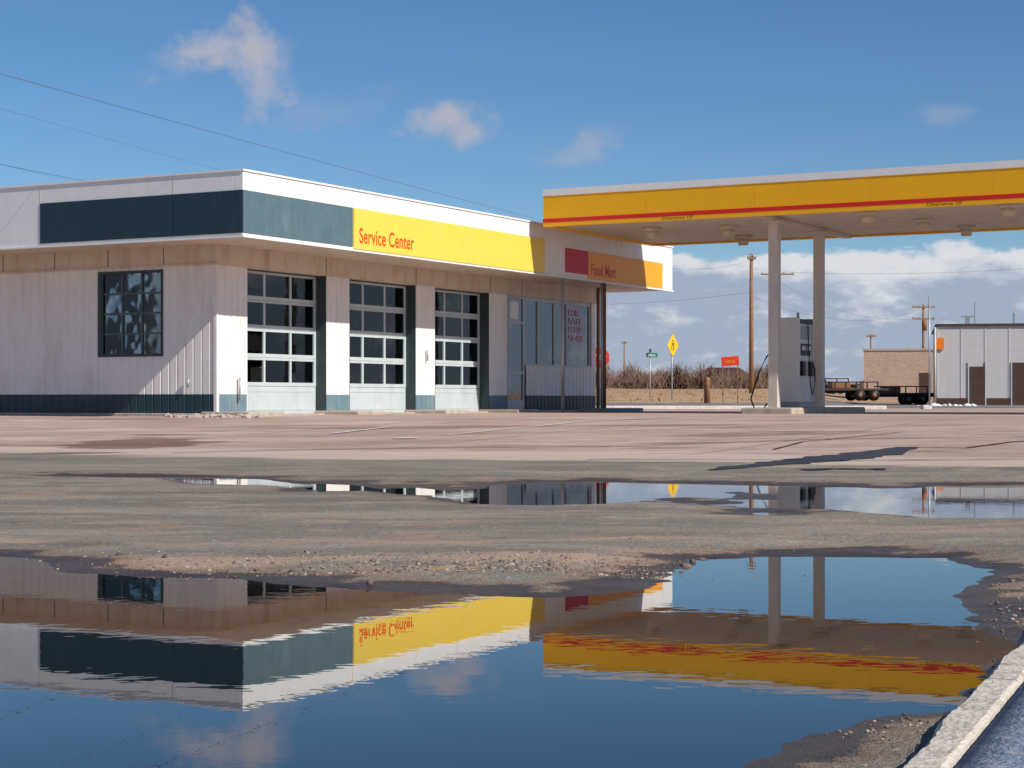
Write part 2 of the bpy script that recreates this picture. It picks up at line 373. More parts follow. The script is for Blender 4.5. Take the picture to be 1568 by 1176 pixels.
for _ in range(5):
    x=random.uniform(-.35,-.2); y=random.uniform(7.2,7.4); z=gz(np.array([x]),np.array([y]))[0]+.005; a=random.uniform(.1,.5); L=random.uniform(.05,.14)
    k=len(sv); dx,dy=math.cos(a)*L,math.sin(a)*L
    sv+=[(x,y,z),(x,y+.002,z+.002),(x+dx,y+dy+.002,z+.008),(x+dx,y+dy,z+.006)]; sf.append((k,k+1,k+2,k+3))
meshobj('dry_grass_stems',sv,sf,mat('straw',(.36,.25,.12),.8))

# kerb lower right + painted parking area
kdir=math.atan2(.69,1.70)
kp=empty('concrete_kerb',(.80,3.44,.032),-kdir)
def kerb(name,y0,y1):
    n=int((y1-y0)/.03); v=[];f=[]
    ph=random.random()*9
    for i in range(n+1):
        yy=y0+(y1-y0)*i/n; e=lambda:random.uniform(-.0025,.0025)
        w_=.006*math.sin(yy*5+ph)+.004*math.sin(yy*13)
        pr=[(-.048+e()+w_,-.09),(-.042+e()+w_,.018+e()*.6),(-.030+e()+w_,.030+e()*.4),(.032+e(),.031+e()*.4),(.042+e(),.024+e()*.5),(.048,-.09)]
        for px,pz in pr: v.append((px,yy,pz))
    for i in range(n):
        for k in range(5):
            a=i*6+k; f.append((a,a+1,a+7,a+6))
    f.append((0,1,2,3,4,5)); f.append(tuple(n*6+k for k in (5,4,3,2,1,0)))
    return meshobj(name,v,f,M['kerbp'],kp)
kerb('kerb_segment_a',-1.6,.93); kerb('kerb_segment_b',.945,3.0)
n_=60; nj=16; v=[];f=[]
kd=Vector((math.sin(kdir),math.cos(kdir),0)); ks=Vector((kd.y,-kd.x,0)); k0=Vector((.80,3.44,0))
for i in range(n_+1):
    for j in range(nj+1):
        p=k0+kd*(-1.6+3.9*i/n_)+ks*(.050+.08*j)
        v.append((p.x,p.y,.054+.004*float(vn(np.array([p.x*4]),np.array([p.y*4]),5)[0])))
for i in range(n_):
    for j in range(nj):
        a=i*(nj+1)+j; f.append((a,a+1,a+nj+2,a+nj+1))
ps=meshobj('painted_parking_surface',v,f,M['bluep'],smooth=True); ps.modifiers.new('solid','SOLIDIFY').thickness=.07

# ------------------------------------------------------------ station building
PAD=.405
B=empty('gas_station_building',(-4.856,33.0,PAD),ROT)
ZT,ZB,ZF=4.447,3.28,4.105
WX,WY=-1.65,1.35; BX=-13.0; FY=19.15; WE=17.75
box('fascia_front',(-.2,0,ZB),(0,FY,ZT),M['white'],B,.01)
box('fascia_side',(BX,0,ZB),(-.2,.2,ZT),M['white'],B,.01)
box('fascia_far_side',(BX,FY-.2,ZB),(-.2,FY,ZT),M['white'],B)
box('fascia_rear',(BX-.2,0,ZB),(BX,FY,ZT),M['white'],B)
box('parapet_cap_front',(-.23,-.02,ZT),(.025,FY+.02,ZT+.035),M['white'],B)
box('parapet_cap_side',(BX,-.02,ZT),(-.232,.23,ZT+.035),M['white'],B)
box('roof_deck',(BX,.2,ZB+.03),(-.2,FY-.2,4.1),M['roof'],B)
box('soffit',(BX,.2,ZB+.005),(-.2,FY-.2,ZB+.028),M['beige'],B)
box('teal_panel_side_a',(-4.86,-.014,ZB+.05),(-1.605,.004,ZF),M['teal'],B,.004)
box('teal_panel_side_b',(-1.595,-.016,ZB+.05),(-.004,.004,ZF),M['teal'],B,.004)
box('teal_panel_front',(-.004,.0,ZB+.05),(.014,3.54,ZF),M['tealf'],B,.004)
box('service_sign_face',(-.004,3.56,ZB+.02),(.03,11.64,ZF),M['yellow'],B,.004)
box('red_sign_face',(-.004,12.75,ZB+.12),(.025,13.95,3.98),M['crim'],B,.004)
box('mart_sign_face',(-.004,13.97,ZB+.03),(.022,18.45,3.98),M['orange'],B,.004)
box('fascia_drip_front',(-.02,-.03,ZB-.03),(.035,FY+.02,ZB),M['white'],B)
box('fascia_drip_side',(BX,-.03,ZB-.03),(-.022,.0,ZB),M['white'],B)
boxes('fascia_seams',[((.0,y-.006,ZF+.01),(.003,y+.006,ZT-.005)) for y in (3.55,7.6,11.7,15.6)]+[((x-.006,-.003,ZF+.01),(x+.006,0,ZT-.005)) for x in (-1.6,-4.87)],M['beige'],B)
text('service_center_lettering','Service Center',(.0325,3.74,3.42),2.05,.31,M['letter'],B,bold=.018)
text('food_mart_lettering','Food Mart',(.0245,14.1,3.40),1.45,.30,M['letterb'],B,bold=.02)
box('floor_slab',(BX+.3,WY+.05,-.1),(WX+.02,WE,.035),M['conc'],B)
box('rear_wall',(BX+.2,WY,.0),(BX+.4,WE,ZB),M['wall'],B)
box('far_end_wall',(BX+.4,WE-.2,.0),(WX-.02,WE-.01,ZB),M['wall'],B)
box('partition_wall',(BX+.4,12.7,.04),(WX-.35,12.8,ZB),M['int'],B)
box('interior_rear_lining',(BX+.41,1.6,.04),(BX+.5,12.6,ZB),M['int'],B)
boxes('stored_items',[((-5.2,6.2,.04),(-4.2,7.0,1.5)),((-6.5,9.2,.04),(-5.4,10.4,1.9)),((-3.2,11.9,.04),(-2.4,12.6,1.1)),((-4.5,3.0,.04),(-3.4,3.8,1.2))],M['int'],B,.02)
boxes('pale_boxes',[((-3.6,5.6,.8),(-3.0,6.3,1.3)),((-4.2,10.9,.6),(-3.3,11.5,1.35)),((-2.9,8.0,.04),(-2.5,8.5,.9)),((-3.0,4.2,.04),(-2.5,4.9,1.0))],M['pale'],B,.02)
boxes('store_counter',[((-4.5,14,.04),(-3.9,17,1.05)),((-6,15,.04),(-5.4,17,1.8))],M['int'],B,.02)
w0,w1,wz0,wz1=-4.595,-2.95,1.16,2.85
for nm,a,b_,z0,z1 in (('a',w1,WX,.42,2.93),('b',BX+.2,w0,.42,2.93),('c',w0,w1,.42,wz0),('d',w0,w1,wz1,2.93)):
    corrug('side_siding_'+nm,'x',a,b_,z0,z1,WY,-1,M['wall'],B)
corrug('side_base_siding','x',BX+.2,WX,.05,.42,WY-.002,-1,M['teal'],B)
boxes('side_wall_core',[((w1,WY+.03,.0),(WX-.03,WY+.2,ZB)),((BX+.4,WY+.03,0),(w0,WY+.2,ZB)),((w0,WY+.03,0),(w1,WY+.2,wz0)),((w0,WY+.03,wz1),(w1,WY+.2,ZB))],M['int'],B)
box('side_frieze',(BX+.2,WY-.05,2.93),(WX+.05,WY+.02,ZB+.004),M['beige'],B)
box('front_frieze',(WX-.2,WY+.022,2.9),(WX+.05,WE,ZB+.004),M['beige'],B)
boxes('frieze_joints',[((x-.01,WY-.056,2.94),(x+.01,WY-.05,ZB-.005)) for x in (-2.9,-4.3,-5.7,-7.1,-8.5)]+[((WX+.05,y-.01,2.91),(WX+.056,y+.01,ZB-.005)) for y in (4.95,8.5,11.9,13.5)],M['int'],B)
box('frieze_lip_side',(BX+.2,WY-.07,2.90),(WX+.07,WY-.0,2.93),M['beige'],B)
boxes('side_window_frame',[((w0,WY-.02,wz0),(w0+.12,WY+.06,wz1)),((w1-.05,WY-.02,wz0),(w1,WY+.06,wz1)),((w0+.12,WY-.02,wz1-.05),(w1-.05,WY+.06,wz1)),((w0+.12,WY-.02,wz0),(w1-.05,WY+.06,wz0+.06))],M['jamb'],B)
boxes('side_window_muntins',[((w0+.12+(w1-w0-.17)*k/3-.02,WY+.0,wz0+.06),(w0+.12+(w1-w0-.17)*k/3+.02,WY+.045,wz1-.05)) for k in (1,2)]
 +[((w0+.12,WY+.003,wz0+.06+(wz1-wz0-.11)*k/4-.018),(w1-.05,WY+.042,wz0+.06+(wz1-wz0-.11)*k/4+.018)) for k in (1,2,3)],M['muntin'],B)
box('side_window_glass',(w0+.12,WY+.02,wz0+.06),(w1-.05,WY+.026,wz1-.05),M['glass'],B)
gw=(w1-w0-.17)/3; gh=(wz1-wz0-.11)/4
for i_,j_,mm in ((0,2,'tan'),(1,2,'tan'),(2,2,'tan'),(1,1,'int'),(0,0,'int'),(1,0,'int'),(2,1,'dark'),(1,3,'int'),(2,3,'tan')):
    xx=w0+.12+gw*i_; zz=wz0+.06+gh*j_
    box('window_board_%d%d'%(i_,j_),(xx+.02,WY+.06,zz+.02),(xx+gw-.02,WY+.07,zz+gh-.02),M[mm],B)
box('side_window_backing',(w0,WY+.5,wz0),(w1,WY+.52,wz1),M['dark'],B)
piers=[(WY,2.30),(5.03,5.89),(8.57,9.40),(11.93,12.84)]
for k,(a,b_) in enumerate(piers):
    corrug('pier_siding_%d'%(k+1),'y',a,b_,.42,2.90,WX,1,M['wall'],B)
    corrug('pier_base_%d'%(k+1),'y',a,b_,.05,.42,WX+.002,1,M['tealb'],B)
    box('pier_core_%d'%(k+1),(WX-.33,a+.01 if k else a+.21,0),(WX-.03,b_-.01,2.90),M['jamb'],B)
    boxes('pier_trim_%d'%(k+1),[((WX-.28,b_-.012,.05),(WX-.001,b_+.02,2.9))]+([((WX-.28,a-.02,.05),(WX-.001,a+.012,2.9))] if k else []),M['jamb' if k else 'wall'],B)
    box('pier_kerb_%d'%(k+1),(WX-.3,a-.08 if k else a-.12,-.1),(WX+.85,b_+.1,.085),M['conc'],B,.03)
box('corner_trim',(WX-.06,WY-.012,.05),(WX+.012,WY+.06,2.93),M['wall'],B)
box('base_slab_side',(BX+.2,WY-.12,-.1),(WX-.3,WY+.1,.05),M['conc'],B,.015)
DX=WX-.26
def door(nm,a,b_,seed):
    rs=random.Random(seed)
    a+=.02;b_-=.02; H=2.87; n=5; sh=H/n; W=b_-a
    fr=[]; 
    box(nm+'_bottom_panel',(DX-.03,a,.03),(DX,b_,.03+sh-.02),M['door'],B)
    fr+=[((DX,a+.07,.10),(DX+.008,b_-.07,.14)),((DX,a+.07,sh-.1),(DX+.008,b_-.07,sh-.06))]
    for i in range(1,n):
        z0=.03+i*sh-.015; z1=.03+(i+1)*sh-.02
        fr+=[((DX-.03,a,z0),(DX+.012,b_,z0+.075)),((DX-.03,a,z1-.05),(DX+.012,b_,z1))]
        nc=3
        xs_=[a+W*k/nc for k in range(nc+1)]
        for k,xx in enumerate(xs_):
            lo=xx-.03 if 0<k<nc else (xx if k==0 else xx-.07); hi=xx+.03 if 0<k<nc else (xx+.07 if k==0 else xx)
            fr.append(((DX-.028,lo,z0+.075),(DX+.010,hi,z1-.05)))
        for k in range(nc):
            p0=(DX-.012,xs_[k]+.0,z0+.07); p1=(DX-.008,xs_[k+1]-.0,z1-.045)
            ch=rs.random()
            if nm=='door_a' and i==1 and k==0:
                meshobj(nm+'_broken_glass',[(DX-.01,xs_[0]+.06,z0+.07),(DX-.01,xs_[0]+.4,z0+.07),(DX-.01,xs_[0]+.25,z1-.2),(DX-.01,xs_[0]+.06,z1-.05)],[(0,1,2,3)],M['glass'],B); continue
            box(nm+'_pane_%d%d'%(i,k),p0,p1,M['glass'],B)
            if nm=='door_a' and (i,k) in ((2,0),(2,1),(1,2),(3,0),(3,1)):
                box(nm+'_cover_%d%d'%(i,k),(DX-.03,p0[1]+.06,p0[2]+.03),(DX-.022,p1[1]-.06,p1[2]-.03),M['pale' if i<3 else 'tan'],B)
            elif ch>.66:
                box(nm+'_cover_%d%d'%(i,k),(DX-.03,p0[1]+.05,p0[2]),(DX-.024,p1[1]-.05,p1[2]-.02-.2*rs.random()),M['pale' if (ch>.88 and i<3) else ('tan' if ch>.76 else 'int')],B)
    boxes(nm+'_frame',fr,M['door'],B)
door('door_a',2.30,5.03,1); door('door_b',5.89,8.57,5); door('door_c',9.40,11.93,9)
SX=WX-.05
fr=[((SX-.04,12.86,.05),(SX+.03,12.92,2.9)),((SX-.04,13.70,.05),(SX+.03,13.80,2.9)),((SX-.04,12.92,2.2),(SX+.03,13.7,2.27)),((SX-.04,12.92,.05),(SX+.03,13.7,.3)),((SX-.04,12.92,.95),(SX+.03,13.7,1.02)),((SX-.04,13.8,1.16),(SX+.05,17.48,1.22)),((SX-.04,13.8,2.80),(SX+.03,17.48,2.9)),((SX-.04,12.92,2.84),(SX+.03,13.7,2.9))]
for s in (14.5,15.4,16.1,17.45): fr.append(((SX-.04,s-.03,1.22),(SX+.03,s+.03,2.80)))
boxes('storefront_frame',fr,M['metal'],B)
box('storefront_glass',(SX-.006,13.8,1.2),(SX,17.48,2.84),M['sglass'],B)
box('entrance_glass',(SX-.006,12.9,.2),(SX,13.72,2.87),M['sglass'],B)
corrug('storefront_panel','y',13.8,WE,.42,1.16,WX+.01,1,M['wall'],B)
corrug('storefront_base','y',13.8,WE,.05,.42,WX+.012,1,M['teal'],B)
box('storefront_core',(SX-.1,13.8,0),(WX-.02,WE-.02,1.16),M['int'],B)
box('storefront_end_post',(WX-.2,17.5,1.16),(WX+.01,WE,2.9),M['wall'],B)
box('storefront_step',(WX-.3,12.95,-.1),(WX+.9,17.9,.05),M['conc'],B,.02)
for k,s_ in enumerate(('FOR','SALE','LEASE')):
    text('window_lettering_%d'%k,s_,(SX+.012,16.25,2.52-.22*k),.8 if k else .6,.17,M['pink'],B,bold=.01)
text('window_lettering_3','928 4488',(SX+.012,16.25,1.85),.85,.16,M['pink'],B,bold=0.01)
box('window_notice',(SX+.002,13.05,2.32),(SX+.006,13.5,2.75),M['white'],B)
tube('awning_post_1',[(-.12,12.85,-.05),(-.12,12.85,ZB)],.045,M['metal'],B)
tube('awning_post_2',[(-.12,15.15,-.05),(-.12,15.15,ZB)],.05,M['rust'],B)
tube('awning_post_3',[(-.12,15.0,-.05),(-.12,15.0,ZB)],.035,M['metal'],B)
tube('awning_post_4',[(-1.2,17.0,-.05),(-1.2,17.0,ZB)],.05,M['rust'],B)
box('post_kerb',(-.6,14.6,-.1),(.3,16.6,.1),M['tealb'],B,.02)
tube('downspout',[(WX+.06,2.0,.3),(WX+.06,2.0,.75)],.02,M['metal'],B)
tube('door_pull_post',[(WX+.05,9.0,1.2),(WX+.05,9.0,1.45)],.02,M['metal'],B)
tube('wall_spigot',[(-2.3,WY-.05,.55),(-2.3,WY-.05,.72)],.02,M['metal'],B)

pts=[]
def loc2w(o,x,y):
    c,s=math.cos(ROT),math.sin(ROT); return o[0]+x*c-y*s, o[1]+x*s+y*c
for _ in range(150):
    x,y=loc2w((-4.856,33),random.gauss(-1.5,.55),random.gauss(.95,.25)); pts.append((x,y,random.uniform(.02,.09)))
scatter('concrete_rubble',pts,M['conc'])

# ------------------------------------------------------------ canopy
C=empty('fuel_canopy',(.725,42.3,PAD),ROT)
CL,CW=21.0,6.1; c0,c1=4.31,5.175
def ring(nm,z0,z1,out,m,inn=.12):
    boxes(nm,[((-out,-out,z0),(CL+out,inn,z1)),((-out,CW-inn,z0),(CL+out,CW+out,z1)),((-out,inn,z0),(inn,CW-inn,z1)),((CL-inn,inn,z0),(CL+out,CW-inn,z1))],m,C)
ring('fascia_lower_yellow',c0,4.404,.004,M['cyel']); ring('fascia_red_stripe',4.404,4.495,.008,M['red']); ring('fascia_yellow',4.495,5.02,.0,M['cyel']); ring('fascia_top_trim',5.02,c1,.012,M['white'])
box('roof_deck',(.12,.12,4.7),(CL-.12,CW-.12,5.0),M['roof'],C)
box('underside',(.12,.12,4.36),(CL-.12,CW-.12,4.40),M['soffit'],C)
boxes('underside_seams',[((.12,.12+.4*k-.006,4.355),(CL-.12,.12+.4*k+.006,4.36)) for k in range(1,15)],M['beige'],C)
boxes('fascia_panel_joints',[((x-.003,-.002,4.5),(x+.003,0.0,5.02)) for x in (2.6,5.2,7.8,10.4,13)],M['orange'],C)
boxes('cross_beams',[((5.2,.12,4.28),(5.4,CW-.12,4.355)),((15.2,.12,4.28),(15.4,CW-.12,4.355))],M['soffit'],C)
for k,(x,y) in enumerate(((5.3,.95),(5.3,3.9),(15.3,.95),(15.3,3.9))):
    box('column_%d'%(k+1),(x-.11,y-.11,-.05),(x+.11,y+.11,4.25),M['col'],C,.012)
    box('column_cap_%d'%(k+1),(x-.2,y-.2,4.24),(x+.2,y+.2,4.28),M['col'],C,.01)
for k,(x,y) in enumerate(((1.9,1.9),(3.65,2.3),(7.5,.75),(8.1,2.9),(10.5,.75),(11.5,2.9),(3.0,4.9),(8.5,5.0))):
    tube('light_%d'%k,[(x,y,4.37),(x,y,4.28)],.22,M['soffit'],C,seg=20,r2=.22)
    tube('light_lens_%d'%k,[(x,y,4.28),(x,y,4.13)],.15,M['lens'],C,seg=20,r2=.12)
text('clearance_lettering',"Clearance 13'",(3.0,-.02,4.33),.75,.065,M['black'],C,rot=(R(90),0,0),bold=.0)
text('clearance_lettering_b',"Clearance 10'",(9.0,-.02,4.33),.75,.065,M['black'],C,rot=(R(90),0,0),bold=.0)
box('island_kerb',(4.75,.3,-.1),(5.95,5.4,.14),M['conc'],C,.04)

px_,py_=loc2w((.725,42.3),5.42,2.05)
P=empty('fuel_pump',(px_,py_,PAD+.13),ROT)
box('base',(-.25,-.5,0),(.25,.5,.12),M['pumpg'],P,.01)
box('lower_cabinet',(-.21,-.47,.12),(.21,.47,1.0),M['pump'],P,.015)
box('end_fairing',(-.24,-.5,.12),(.24,-.44,2.03),M['pump'],P,.02)
box('end_fairing_rear',(-.24,.44,.12),(.24,.5,2.03),M['pump'],P,.02)
box('head',(-.2,-.44,1.0),(.2,.44,1.9),M['pump'],P,.01)
box('top_cover',(-.23,-.44,1.9),(.23,.44,2.0),M['black'],P,.02)
boxes('display_panels',[((.2,-.30,1.18),(.215,.02,1.45)),((.2,.08,1.18),(.215,.34,1.45)),((-.215,-.3,1.18),(-.2,.3,1.45))],M['black'],P,.004)
boxes('price_windows',[((.215,-.26,1.3),(.22,-.02,1.4)),((.215,.1,1.3),(.22,.3,1.4))],M['pump'],P)
box('card_panel',(.2,-.3,1.55),(.215,.34,1.85),M['pumpg'],P,.004)
boxes('nozzle_boots',[((.2,-.38,.72),(.29,-.2,1.05)),((.2,.16,.72),(.29,.36,1.05)),((-.29,-.35,.72),(-.2,-.2,1.05))],M['black'],P,.01)
box('cabinet_lock_panel',(-.12,-.508,.3),(.12,-.5,.95),M['pump'],P,.004)
for nm,x,y in (('a',.27,.27),):
    s=1 if x>0 else -1
    tube('hose_'+nm,[(x,y,1.0),(x+.08*s,y-.05,.9),(x+.1*s,y-.1,.6),(x+.08*s,y-.18,.3),(x+.08*s,y-.25,.3),(x+.06*s,y-.3,.6),(x+.0,y-.25,1.4),(x-.03*s,y-.2,1.9)],.013,M['black'],P)
tube('side_hose',[(-.25,-.9,1.25),(-.36,-.95,1.15),(-.52,-1.0,.8),(-.62,-1.02,.5),(-.70,-1.05,.2),(-.60,-1.1,.0),(-.4,-1.1,-.05),(-.3,-1.1,.1)],.018,M['black'],P)
tube('breather_pipe',[(.1,-.2,2.0),(.1,-.2,2.15)],.03,M['metal'],P)

# ------------------------------------------------------------ street things
def gh_(x,y): return float(gz(np.array([x]),np.array([y]))[0])
def pole(x,y,top,r=.14,arm=None,armz=None,rot=0,transformer=False):
    o=empty('utility_pole',(x,y,gh_(x,y)),rot); h=top-gh_(x,y)
    tube('shaft',[(0,0,-.5),(0,0,h*.5),(0,0,h)],r,M['wood'],o,r2=r*.65)
    for az in (armz or []):
        z=az-gh_(x,y)
        box('crossarm',(-arm/2,-.16,z-.06),(arm/2,-.05,z+.06),M['wood'],o)
        for k in (-.46,-.2,.2,.46): tube('insulator',[(k*arm,-.1,z+.06),(k*arm,-.1,z+.24)],.045,M['metal'],o,seg=8,r2=.03)
    if transformer:
        tube('transformer',[(.0,-.36,h-2.0),(.0,-.36,h-1.2)],.2,M['rust'],o,seg=14)
    return o
pole(14.4,110,9.5,.16,.5,[9.2])
pole(21.75,150,11.3,.13,2.7,[11.0])
pole(31.5,140,8.0,.13,1.7,[7.8,6.9],transformer=True)
pole(31.0,158,6.4,.10,.8,[6.2])
pole(-10.4,60,7.5,.13,1.2,[7.3])
pole(-8.3,22,6.2,.14,1.6,[5.3])
pole(13.2,215,7.6,.10,.6,[7.4])
tube('street_light_mast',[(21.0,92,.3),(21.0,92,5.9)],.04,M['metal'])
W_=empty('power_lines',(0,0,0))
def wire(nm,a,b,sag,r=.010):
    a=Vector(a);b=Vector(b); n=60
    tube(nm,[a.lerp(b,(i/n)**1.6)-Vector((0,0,sag*4*(i/n)**1.6*(1-(i/n)**1.6))) for i in range(n+1)],r,M['wirem'],W_,seg=5)
wire('wire_a',(-8.1,22,5.18),(21.2,150,11.3),.35,.0045)
wire('wire_b',(-8.5,22,4.9),(20.6,150,11.2),1.2,.0022)
wire('wire_c',(-8.2,22,4.0),(-10.4,60,7.4),.12,.0045)
wire('wire_d',(-8.4,22,4.15),(-10.7,60,7.4),.2,.0018)
wire('wire_e',(21.9,150,11.2),(60,150,13.6),1.0,.010)
wire('wire_f',(14.4,110,9.1),(5.5,90,7.6),.5,.006)
wire('wire_g',(14.4,110,7.2),(-4,150,9.4),.8,.007)
wire('wire_h',(14.4,110,7.0),(31.5,140,7.7),1.2,.007)
wire('wire_i',(21.0,150,11.0),(31.5,140,6.9),1.2,.007)

def post(o,h,r=.03): tube('post',[(0,0,-.2),(0,0,h)],r,M['metal'],o,seg=8)
o=empty('stop_sign',(3.35,70,gh_(3.35,70)),R(12)); post(o,2.2)
zc=2.33-gh_(3.35,70)
v=[(math.cos(R(22.5+45*k))*.4,-.05,zc+math.sin(R(22.5+45*k))*.4) for k in range(8)]+[(math.cos(R(22.5+45*k))*.4,-.035,zc+math.sin(R(22.5+45*k))*.4) for k in range(8)]
meshobj('plate',v,[tuple(range(8)),tuple(range(15,7,-1))]+[(k,8+k,8+(k+1)%8,(k+1)%8) for k in range(8)],M['stopred'],o)
text('stop_lettering','STOP',(-.26,-.055,zc-.11),.52,.22,M['white'],o,rot=(R(90),0,0))
o=empty('pedestrian_crossing_sign',(7.0,80,gh_(7,80)),R(50)); zc=3.1-gh_(7,80); post(o,zc+.3)
v=[(0,-.05,zc-.5),(.42,-.05,zc),(0,-.05,zc+.5),(-.42,-.05,zc),(0,-.035,zc-.5),(.42,-.035,zc),(0,-.035,zc+.5),(-.42,-.035,zc)]
meshobj('plate',v,[(0,1,2,3),(7,6,5,4),(0,4,5,1),(1,5,6,2),(2,6,7,3),(3,7,4,0)],M['safety'],o)
tube('figure_head',[(0,-.052,zc+.2),(0,-.058,zc+.2)],.04,M['black'],o)
boxes('figure_body',[((-.035,-.058,zc-.03),(.035,-.052,zc+.12)),((-.10,-.058,zc-.22),(-.06,-.052,zc-.03)),((.04,-.058,zc-.22),(.08,-.052,zc-.03)),((-.10,-.057,zc+.04),(.10,-.053,zc+.07))],M['black'],o)
o=empty('street_name_sign',(6.8,90,gh_(6.8,90)),R(5)); zc=2.9-gh_(6.8,90); post(o,zc+.1)
box('blade',(-.2,-.04,zc-.1),(.35,-.02,zc+.12),M['green'],o); box('blade_cross',(-.01,-.3,zc+.13),(.01,.3,zc+.33),M['green'],o)
text('street_lettering','Main',(-.12,-.043,zc-.04),.38,.11,M['white'],o,rot=(R(90),0,0))
o=empty('roadside_banner_sign',(8.95,75,gh_(8.95,75)),R(-10)); zc=2.3-gh_(8.95,75)
b_=box('banner_panel',(-.36,-.05,-.19),(.36,-.03,.19),M['banner'],o,.01); b_.location=(0,0,zc); b_.rotation_euler=(0,R(-5),0)
tube('post_1',[(-.3,0,-.2),(-.3,0,zc+.12)],.015,M['rust'],o,seg=8); tube('post_2',[(.3,0,-.2),(.3,0,zc+.12)],.015,M['rust'],o,seg=8)
t_=text('banner_lettering','SALE',(-.2,-.056,zc-.06),.4,.11,M['safety'],o,rot=(R(90),0,0),bold=0)
o=empty('steel_bollard',(8.0,75,gh_(8,75)))
tube('pipe',[(0,0,-.2),(0,0,.95),(0,0,1.02)],.125,M['rust'],o,seg=16); tube('cap',[(0,0,1.02),(0,0,1.07)],.12,M['rust'],o,seg=16,r2=.05)
boxes('side_road_kerb',[((2.5,60.5,.35),(12.4,60.9,.52)),((13.6,60.5,.35),(13.9,60.9,.52))],M['wpaint'],None,.03)
meshobj('road_line',[(3,67,.47),(30,67,.47),(30,67.25,.47),(3,67.25,.47)],[(0,1,2,3)],M['wpaint'])
def strip(name,pts,w,m,lift=.006,parent=None):
    v=[];f=[]; N=[]
    for (x0,y0),(x1,y1) in zip(pts[:-1],pts[1:]):
        n=max(2,int(math.hypot(x1-x0,y1-y0)/.15))
        for i in range(n): N.append((x0+(x1-x0)*i/n,y0+(y1-y0)*i/n))
    N.append(pts[-1]); A=np.array(N); T=np.gradient(A,axis=0); T/=np.linalg.norm(T,axis=1)[:,None]+1e-9
    for k,(p,t) in enumerate(zip(A,T)):
        ww=w(k/len(A)) if callable(w) else w
        ww*=random.uniform(.7,1.25)
        for s in (-1,1):
            x,y=p[0]-t[1]*s*ww/2,p[1]+t[0]*s*ww/2; v.append((x,y,gh_(x,y)+lift))
    for i in range(len(A)-1): f.append((2*i,2*i+1,2*i+3,2*i+2))
    return meshobj(name,v,f,m)
strip('crack_sealant',[(1.9,17.3),(2.5,18.0),(3.2,18.9),(3.9,19.9),(4.6,21.2)],lambda t:.16+.5*math.sin(t*3.1),M['tar'])  # cast shadow across the forecourt, painted as a dark strip
strip('crack_sealant',[(4.6,21.2),(5.2,20.9),(6,22.0),(7.5,23.2)],.07,M['tar'],.007)  # thinner end of the same painted shadow
strip('crack_sealant',[(.8,19.2),(2.2,19.0),(3.6,18.6),(5.5,18.6)],.05,M['tar'],.009)
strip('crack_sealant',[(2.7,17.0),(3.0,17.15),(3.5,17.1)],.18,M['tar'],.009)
strip('crack_sealant',[(-4,21.5),(-1.5,22.3),(1.5,22.1),(4,23.2),(9,23.0)],.05,M['tar'],.009)
strip('crack_sealant',[(3.0,21.0),(3.6,22.6),(5.2,24.6)],.04,M['tar'],.0095)
strip('painted_line',[(-.9,25.5),(.2,27.6),(4.5,36.0)],.1,M['wpaint'],.008)
strip('painted_line',[(-1.6,24.6),(-1.3,24.7)],.3,M['wpaint'],.012)
strip('painted_line',[(-2.6,26.2),(-1.9,28.2)],.12,M['wpaint'],.012)

S=empty('metal_shed_building',(22.1,95,.38),R(-12))
box('walls',(0,0,0),(26,12,4.15),M['shed'],S)
boxes('wall_ribs',[((x-.03,-.02,.45),(x+.03,0,4.1)) for x in np.arange(.0,26,1.2)],M['shed'],S)
box('base_band',(-.02,-.03,0),(26,.0,.42),M['brown'],S)
box('roof_trim',(-.1,-.1,4.15),(26,12.1,4.27),M['brown'],S)
for k,(x0,x1) in enumerate(((1.6,2.4),(3.75,5.0),(8,9),(13,16))):
    box('door_%d'%k,(x0,-.05,.0),(x1,-.032,2.05 if k!=1 else 2.25),M['brown'],S)
    boxes('door_trim_%d'%k,[((x0-.06,-.06,0),(x0,-.033,2.3)),((x1,-.06,0),(x1+.06,-.033,2.3))],M['shed'],S)
boxes('roof_vents',[((1.5,3,4.27),(1.75,3.2,4.75)),((2.0,4,4.27),(2.06,4.06,5.6)),((1.3,3.0,4.75),(1.95,3.2,4.82)),((3.9,2,4.27),(4.0,2.1,4.9))],M['metal'],S)
box('orange_notice',(-.12,-.12,2.95),(.33,-.04,3.55),M['notice'],S)
tube('downpipe',[(-.12,-.1,0),(-.12,-.1,4.1)],.06,M['shed'],S)
K=empty('brick_building',(25.4,132,.55),R(-12))
box('walls',(0,0,0),(5.3,8,3.7),M['brick'],K)
box('parapet',(-.06,-.06,3.7),(5.36,8.06,3.85),M['conc'],K)
box('door',(3.9,-.02,0.1),(4.7,.0,2.1),M['brown'],K)
H=empty('distant_house',(20.0,190,gh_(20,190)))
box('walls',(0,0,0),(4.5,5,1.3),M['wall'],H)
meshobj('roof',[(-.3,-.3,1.3),(4.8,-.3,1.3),(4.8,5.3,1.3),(-.3,5.3,1.3),(.6,2.5,2.2),(3.9,2.5,2.2)],[(0,1,5,4),(1,2,5),(2,3,4,5),(3,0,4),(0,3,2,1)],M['brown'],H)
boxes('windows',[((.6,-.02,.4),(1.4,0,1.0)),((2.8,-.02,.4),(3.6,0,1.0))],M['dark'],H)
